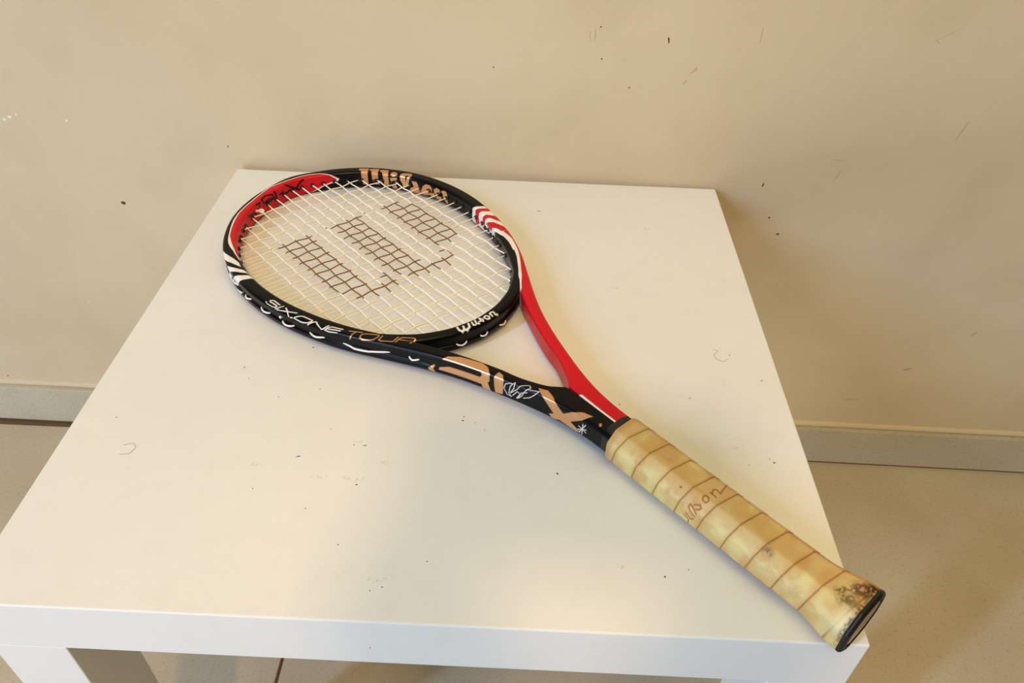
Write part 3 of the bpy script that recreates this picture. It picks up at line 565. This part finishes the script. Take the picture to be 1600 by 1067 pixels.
# string loops on the outside of the hoop, lying in the groove
LOOPS = [[(220.5, 0.36), (225.0, 0.35), (230.5, 0.38)], [(246.0, 0.37), (252.5, 0.35), (259.5, 0.37)], [(276.0, 0.35), (282.5, 0.33), (289.5, 0.37)], [(306.5, 0.37), (314.0, 0.35), (322.5, 0.39)], [(340.0, 0.42), (352.0, 0.35), (366.5, 0.36), (384.0, 0.53)], [(400.0, 0.53), (403.0, 0.41), (409.0, 0.5)]]
BLOOPS = [[(23.0, 0.35), (19.0, 0.28), (14.5, 0.34)], [(2.0, 0.34), (-1.0, 0.3), (-4.5, 0.34)], [(-18.0, 0.3), (-23.0, 0.19), (-26.5, 0.25)]]
def loop(fn, pts, r=.75):
    s = np.array([p[0] for p in pts], float); t = np.array([p[1] for p in pts], float)
    u = np.linspace(0, len(s)-1, 36); S_ = np.interp(u, np.arange(len(s)), s); T_ = np.interp(u, np.arange(len(s)), t)
    for _ in range(6): T_[1:-1] = (T_[:-2]+2*T_[1:-1]+T_[2:])/4
    v = np.linspace(0, 1, 36); lift = .8-1.7*np.abs(2*v-1)**3
    P, _n = fn(S_, T_); P = P+_n*lift[:, None]
    V, Fq = tube(P, r, 8); return V, Fq
for L in LOOPS: mesh_np('string_loop', *loop(frame_pt, L, .85), M_plain, racket)
for L in BLOOPS: mesh_np('string_loop', *loop(bridge_pt, L, .7), M_plain, racket)
for s0, s1 in ((-215,-203),(-240,-228),(-264,-252),(-190,-178),(190,203)):
    mesh_np('string_loop', *loop(frame_pt, [(s0,.4),((s0+s1)/2,.36),(s1,.4)], .8), M_plain, racket)
# tied-off string ends
def bit(name, pts, r, mat=None):
    P = np.array(pts, float); d = np.linspace(0, len(P)-1, 24); Q_ = np.stack([np.interp(d, np.arange(len(P)), P[:, i]) for i in range(3)], 1)
    for _ in range(2): Q_[1:-1] = (Q_[:-2]+2*Q_[1:-1]+Q_[2:])/4
    V, Fq = tube(Q_, r, 8); return mesh_np(name, V, Fq, mat or M_plain, racket)
xk = x_top(MAINS[3])
kx, ky = xk-4, MAINS[3]
bit('string_knot', [(kx+3,ky-1,1.5),(kx+1,ky+2.4,1.2),(kx-2.4,ky+1.5,.8),(kx-2,ky-1.8,1.3),(kx+1,ky-1.6,1.9),(kx+1,ky+1.5,2.2),(kx-1,ky+3.5,2.6),(kx+2,ky+6,3.0)], 1.15)
bit('tie_off_string', [(471,-116.5,1.2),(462,-112.5,1.6),(452,-108.5,1.6),(440,-103.4,1.2)], .7)
bit('string_end', [tuple(frame_pt(np.array(276.), np.array(.62), l)[0]) for l in (-1, 1.2, 2.6)], 1.3)

# ------------------------------------------------------------------ collar and grip
def oct_r(ph, a=17.3, b=15.3, ca=8.9, cb=7.0, p=36):
    n = [(1,0,a),(-1,0,a),(0,1,b),(0,-1,b)]
    d = np.array([a-ca, -(b-cb)]); q = np.array([-d[1], d[0]]); q = q/np.hypot(*q); dd = q@np.array([ca, b])
    for sx in (1,-1):
        for sy in (1,-1): n.append((sx*q[0], sy*q[1], dd))
    y, h = np.sin(ph), np.cos(ph); s = 0
    for u, v, w in n: s = s+np.maximum((u*y+v*h)/w, 0)**p
    return s**(-1/p)
PH = np.linspace(-np.pi, np.pi, 240, endpoint=False)
def loft(name, xs, scale, extra, mat, color=None, caps=True, ph=PH, **kw):
    XX, PP = np.meshgrid(xs, ph, indexing='ij')
    r = oct_r(PP, **kw)*np.asarray(scale)[:, None]+extra(XX, PP)
    P = np.stack([XX, r*np.sin(PP), r*np.cos(PP)], -1)
    V = P.reshape(-1, 3); n, m = XX.shape; Fq = grid_faces(n, m, flip=True)
    c = color(XX, PP).reshape(-1, 3) if color else None
    if caps:
        V = np.vstack([V, [xs[0],0,0], [xs[-1],0,0]]); j = np.arange(0, m, 2); e = (n-1)*m
        Fq = np.vstack([Fq, np.stack([j*0+n*m, j, (j+1) % m, (j+2) % m], 1), np.stack([j*0+n*m+1, e+j, e+(j+1) % m, e+(j+2) % m], 1)[:, ::-1]])
        if c is not None: c = np.vstack([c, c[0], c[-1]])
    return mesh_np(name, V, Fq, mat, racket, True, c)
zero = lambda X, P: X*0
M_rub, *_ = new_mat('black_rubber', srgb(15,14,15), .5)
loft('grip_collar', np.array([186, 187, 195, 197.5, 198.2]), np.array([.93,.93,.93,.90,.84]), zero, M_rub, a=15.6, b=12.6)
def grip_scale(x): return 1+.245*sstep(34, 3, x)
ARC = np.r_[0, np.cumsum(np.hypot(np.diff(oct_r(PH)*np.sin(PH)), np.diff(oct_r(PH)*np.cos(PH))))]; ARC -= np.interp(0, PH, ARC)
PITCH = 19.1
def turn(X, P):
    return (X-(178.9-.177*9.5)-.177*np.interp(P, PH, ARC))/PITCH
def grip_extra(X, P):
    f = np.mod(turn(X, P), 1); d = np.minimum(f, 1-f)*PITCH
    return .45-.28*f-.42*np.exp(-(d/.42)**2)
rg = np.random.default_rng(8)
def vnoise(X, P, sx, sp, seed):
    g = np.random.default_rng(seed); n1, n2 = 64, 64; G = g.random((n1, n2))
    u = X/sx+100; v = (np.interp(P, PH, ARC)/sp+100)
    i = np.floor(u).astype(int); j = np.floor(v).astype(int); a = u-i; b = v-j; a = a*a*(3-2*a); b = b*b*(3-2*b)
    q = lambda di, dj: G[(i+di) % n1, (j+dj) % n2]
    return (q(0,0)*(1-a)+q(1,0)*a)*(1-b)+(q(0,1)*(1-a)+q(1,1)*a)*b
GRIPTEXT = [
   [(121.0, 2.01), (117.0, 1.99), (113.5, 1.99), (113.5, 2.09), (114.0, 1.75), (118.0, 1.66)] ,
   [(117.0, 1.52), (112.5, 1.66), (111.0, 1.54)] ,
   [(110.5, 1.38), (113.5, 1.31), (116.5, 1.19), (116.5, 1.06), (114.0, 1.08), (110.0, 1.22)] ,
   [(114.0, 0.98), (111.0, 0.87), (109.0, 0.93), (110.0, 1.05), (111.5, 1.08)] ,
   [(112.0, 0.45), (109.5, 0.45), (108.0, 0.58), (109.0, 0.68), (111.5, 0.66), (112.5, 0.54), (112.0, 0.45)] ,
   [(111.5, 0.21), (106.5, 0.23)] ,
   [(110.0, 0.23), (111.5, 0.0), (110.0, -0.1), (106.5, -0.05), (112.5, -1.69)] ,
]
def grip_color(X, P):
    tan = np.array(srgb(222,190,128)); yel = np.array(srgb(232,212,140)); org = np.array(srgb(212,158,84)); pale = np.array(srgb(238,222,178))
    brn = np.array(srgb(150,88,36)); stain = np.array(srgb(120,84,58)); dark = np.array(srgb(70,42,28))
    A = np.interp(P, PH, ARC)
    n1 = vnoise(X, P, 13, 11, 1)*.65+vnoise(X, P, 6, 5, 2)*.35; n2 = vnoise(X, P, 7, 12, 3); n3 = vnoise(X, P, 1.2, 1.2, 4); n4 = vnoise(X, P, 3.2, 2.6, 6)*.7+vnoise(X, P, 1.3, 1.2, 7)*.3
    c = tan+(yel-tan)*sstep(.35, .75, n1)[..., None]
    c = c+(org-c)*(.55*sstep(.5, .85, n2))[..., None]
    # worn, paler patches along the ridge that the hand rubs
    rub = np.exp(-((A-20)/6)**2)*sstep(.35, .8, n4+.2*n1)
    c = c+(pale-c)*(.5*rub)[..., None]
    f = np.mod(turn(X, P), 1); d = np.minimum(f, 1-f)*PITCH
    c = c+(org-c)*(.35*np.exp(-(d/2.2)**2))[..., None]
    c = c+(brn-c)*(.9*np.exp(-(d/.42)**2))[..., None]
    c = c+(org*.9-c)*(sstep(183, 188, X)*.7)[..., None]
    def spot(x0, a0, rx, ra, colr, k, lo=.35, hi=.6):
        nonlocal c
        q = np.exp(-(((X-x0)/rx)**2+((A-a0)/ra)**2)**1.5)*(.25+.75*sstep(lo, hi, .5*n3+.5*n4))*k
        c = c+(colr-c)*np.clip(q, 0, 1)[..., None]
    spot(61, 12, 3.6, 3.2, stain, .8); spot(147, 2, 1.2, 1.0, stain, .8); spot(128, 13, .7, .7, dark, 1, 0, .1)
    spot(9, -3, 6, 5, stain, 1.2); spot(5, -7, 4, 5, dark, 1.2); spot(15, 4, 6, 4.5, stain, 1.0); spot(11, 7, 7, 4, np.array(srgb(125,108,66)), .9)
    spot(6, 18, 5, 8, np.array(srgb(240,232,190)), .9, 0, .1); spot(3.4, 14, 2, 20, dark, .8); spot(12, 24, 5, 6, np.array(srgb(226,216,170)), .6, 0, .1)
    txt = np.array(srgb(168,92,40))
    for L in GRIPTEXT:
        pts = [(x, float(np.interp(p, PH, ARC))) for x, p in L]
        m = 1-sstep(.35, .85, seg_dist(X, A, pts)); c = c+(txt-c)*(.85*m)[..., None]
    return c*np.array([.86,.84,.78])
M_grip, n_, l_, b_ = new_mat('worn_grip_tape', rough=.5, spec=.35)
vc = n_.new('ShaderNodeVertexColor'); vc.layer_name = 'paint'; l_.new(vc.outputs[0], b_.inputs['Base Color'])
tc = n_.new('ShaderNodeTexCoord'); nz = n_.new('ShaderNodeTexNoise'); nz.inputs['Scale'].default_value = .8; nz.inputs['Detail'].default_value = 5
l_.new(tc.outputs['Object'], nz.inputs['Vector']); bump(n_, l_, b_, nz.outputs[0], .25, .0006)
gx = np.r_[np.arange(2.6, 189.5, .45), 190.0, 190.3]
gs = grip_scale(gx); gs[-1] *= .9; gs[-2] *= .97
loft('grip_tape', gx, gs, grip_extra, M_grip, grip_color)
# butt cap: black rim with a recessed end face and a pale badge
e = grip_scale(0)
loft('butt_cap', np.array([6.0, 2.7, 2.4, .9, -.3, -.9, -1.0, -.9, 0.4, 0.9]), np.array([e*.95, e*.97, e*1.015, e*1.02, e*.98, e*.92, e*.88, e*.84, e*.82, e*.3]), zero, M_rub)
M_badge, *_ = new_mat('badge_plastic', srgb(160,138,104), .35)
badge = loft('cap_badge', np.array([1.0, -.3, -.55]), np.array([e*.74, e*.74, e*.70]), zero, M_badge)

# ------------------------------------------------------------------ the photographer, standing in front of the table with a phone
# (behind the camera; only the shadow reaches the table top)
def skin_mesh(name, nodes, edges, mat, parent, root=0, levels=1):
    me = bpy.data.meshes.new(name); me.from_pydata([n[0] for n in nodes], edges, []); me.update()
    o = bpy.data.objects.new(name, me); COL.objects.link(o); me.materials.append(mat)
    o.modifiers.new('skin', 'SKIN'); me.skin_vertices[0].data.foreach_set
    for i, n in enumerate(nodes):
        r = n[1] if isinstance(n[1], tuple) else (n[1], n[1])
        me.skin_vertices[0].data[i].radius = r
        me.skin_vertices[0].data[i].use_root = (i == root)
    s = o.modifiers.new('subd', 'SUBSURF'); s.levels = levels; s.render_levels = levels
    dg = bpy.context.evaluated_depsgraph_get(); ev = bpy.data.meshes.new_from_object(o.evaluated_get(dg))
    bpy.data.objects.remove(o); ev.name = name
    ob = bpy.data.objects.new(name, ev); COL.objects.link(ob); ob.parent = parent; ev.shade_smooth()
    return ob
M_skin, *_ = new_mat('skin', srgb(205,160,130), .5); M_shirt, *_ = new_mat('grey_shirt', srgb(96,104,116), .85)
M_jeans, *_ = new_mat('dark_trousers', srgb(50,56,72), .85); M_hairm, *_ = new_mat('dark_hair', srgb(38,28,22), .6); M_shoe, *_ = new_mat('dark_shoe', srgb(34,32,32), .5)
person = bpy.data.objects.new('person', None); COL.objects.link(person); person.location = (.35, -.98, 0)
tag(person, 'person in a grey shirt standing before the table and holding up a phone', 'person')
def rel(p): return (p[0]-.35, p[1]+.98, p[2])
def N(p, r): return (rel(p), r)
T_ = TOP
# bare body: head, neck, both arms with wrists, ankles hidden by the clothes
body_n = [N((.35,-.98,1.12), .10), N((.35,-.97,1.25), .10), N((.35,-.95,1.32), .055), N((.35,-.92,1.39), .062), N((.35,-.905,1.46), (.076,.088)), N((.35,-.915,1.53), .062),
          N((.20,-.97,1.26), .05), N((.19,-.86,1.13), .042), N((.245,-.73,1.0), .036), N((.282,-.60,1.07), .028), N((.296,-.545,1.115), .021),
          N((.50,-.97,1.26), .05), N((.53,-.86,1.13), .042), N((.475,-.73,1.0), .037), N((.425,-.60,1.07), .030), N((.410,-.545,1.115), .022)]
body_e = [(0,1),(1,2),(2,3),(3,4),(4,5),(1,6),(6,7),(7,8),(8,9),(9,10),(1,11),(11,12),(12,13),(13,14),(14,15)]
skin_mesh('body', body_n, body_e, M_skin, person, 0, 2)
def hand(side, wrist):
    s = side; wx, wy, wz = wrist
    palm = (wx-s*.004, wy+.035, wz+.032)
    n = [N(wrist, .020), N(palm, (.030,.015)), N((palm[0], palm[1]+.018, palm[2]+.02), (.030,.012))]
    skin_mesh('palm', n, [(0,1),(1,2)], M_skin, person, 0, 1)
    L = [.062, .070, .066, .052]
    for k in range(4):
        bx = palm[0]+s*(.020-.0135*k); by, bz = palm[1]+.016, palm[2]+.018; l = L[k]
        q = [N((bx, by-.014, bz-.014), .009), N((bx, by+.012, bz+.018), .0088), N((bx+s*.010, by+.018, bz+.018+l*.35), .0080), N((bx+s*.022, by+.006, bz+.018+l*.55), .0070)]
        skin_mesh('finger', q, [(0,1),(1,2),(2,3)], M_skin, person, 0, 1)
    q = [N((palm[0]+s*.018, palm[1]-.012, palm[2]-.002), .011), N((palm[0]+s*.030, palm[1]-.014, palm[2]+.026), .010), N((palm[0]+s*.034, palm[1]-.006, palm[2]+.052), .0085)]
    skin_mesh('thumb', q, [(0,1),(1,2)], M_skin, person, 0, 1)
hand(1, (.296,-.545,1.115)); hand(-1, (.410,-.545,1.115))
shirt_n = [N((.35,-.99,.90), (.155,.11)), N((.35,-.985,1.05), (.145,.105)), N((.35,-.975,1.20), (.15,.10)), N((.35,-.962,1.275), (.10,.07)),
           N((.205,-.97,1.25), .066), N((.190,-.865,1.135), .056), N((.242,-.745,1.005), .046), N((.276,-.625,1.05), .035),
           N((.495,-.97,1.25), .066), N((.53,-.865,1.135), .060), N((.485,-.745,1.005), .058), N((.435,-.625,1.05), .046)]
skin_mesh('shirt', shirt_n, [(0,1),(1,2),(2,3),(2,4),(4,5),(5,6),(6,7),(2,8),(8,9),(9,10),(10,11)], M_shirt, person, 0, 2)
tr_n = [N((.35,-1.0,.90), (.15,.105)), N((.35,-1.0,.80), (.15,.11)), N((.25,-1.0,.70), .085), N((.24,-.985,.45), .062), N((.235,-1.0,.10), .052),
        N((.45,-1.0,.70), .085), N((.46,-.985,.45), .062), N((.465,-1.0,.10), .052)]
skin_mesh('trousers', tr_n, [(0,1),(1,2),(2,3),(3,4),(1,5),(5,6),(6,7)], M_jeans, person, 0, 2)
hr_n = [N((.35,-.93,1.545), (.080,.085)), N((.35,-.965,1.49), (.078,.07)), N((.35,-.975,1.42), (.06,.045))]
skin_mesh('hair', hr_n, [(0,1),(1,2)], M_hairm, person, 0, 2)
for sx in (.235, .465):
    skin_mesh('shoe', [N((sx,-1.03,.045), (.042,.045)), N((sx,-.93,.042), (.046,.042)), N((sx,-.84,.034), (.040,.033))], [(0,1),(1,2)], M_shoe, person, 0, 2)
M_glass, *_ = new_mat('phone_glass', srgb(18,18,20), .15)
ph_ = bpy.data.objects.new('mobile_phone', None); COL.objects.link(ph_); ph_.location = (.353, -.448, 1.200); ph_.rotation_euler = (math.radians(-38), 0, 0)
tag(ph_, 'black mobile phone held sideways in both hands by the person', 'phone')
box('phone_body', -.075, .075, -.0042, .0042, -.037, .037, M_shoe, ph_, .004, 3)
box('screen', -.071, .071, -.0047, -.0040, -.0335, .0335, M_glass, ph_, .0002, 1)
box('lens_bump', .042, .066, .0040, .0062, .008, .030, M_glass, ph_, .002, 3)
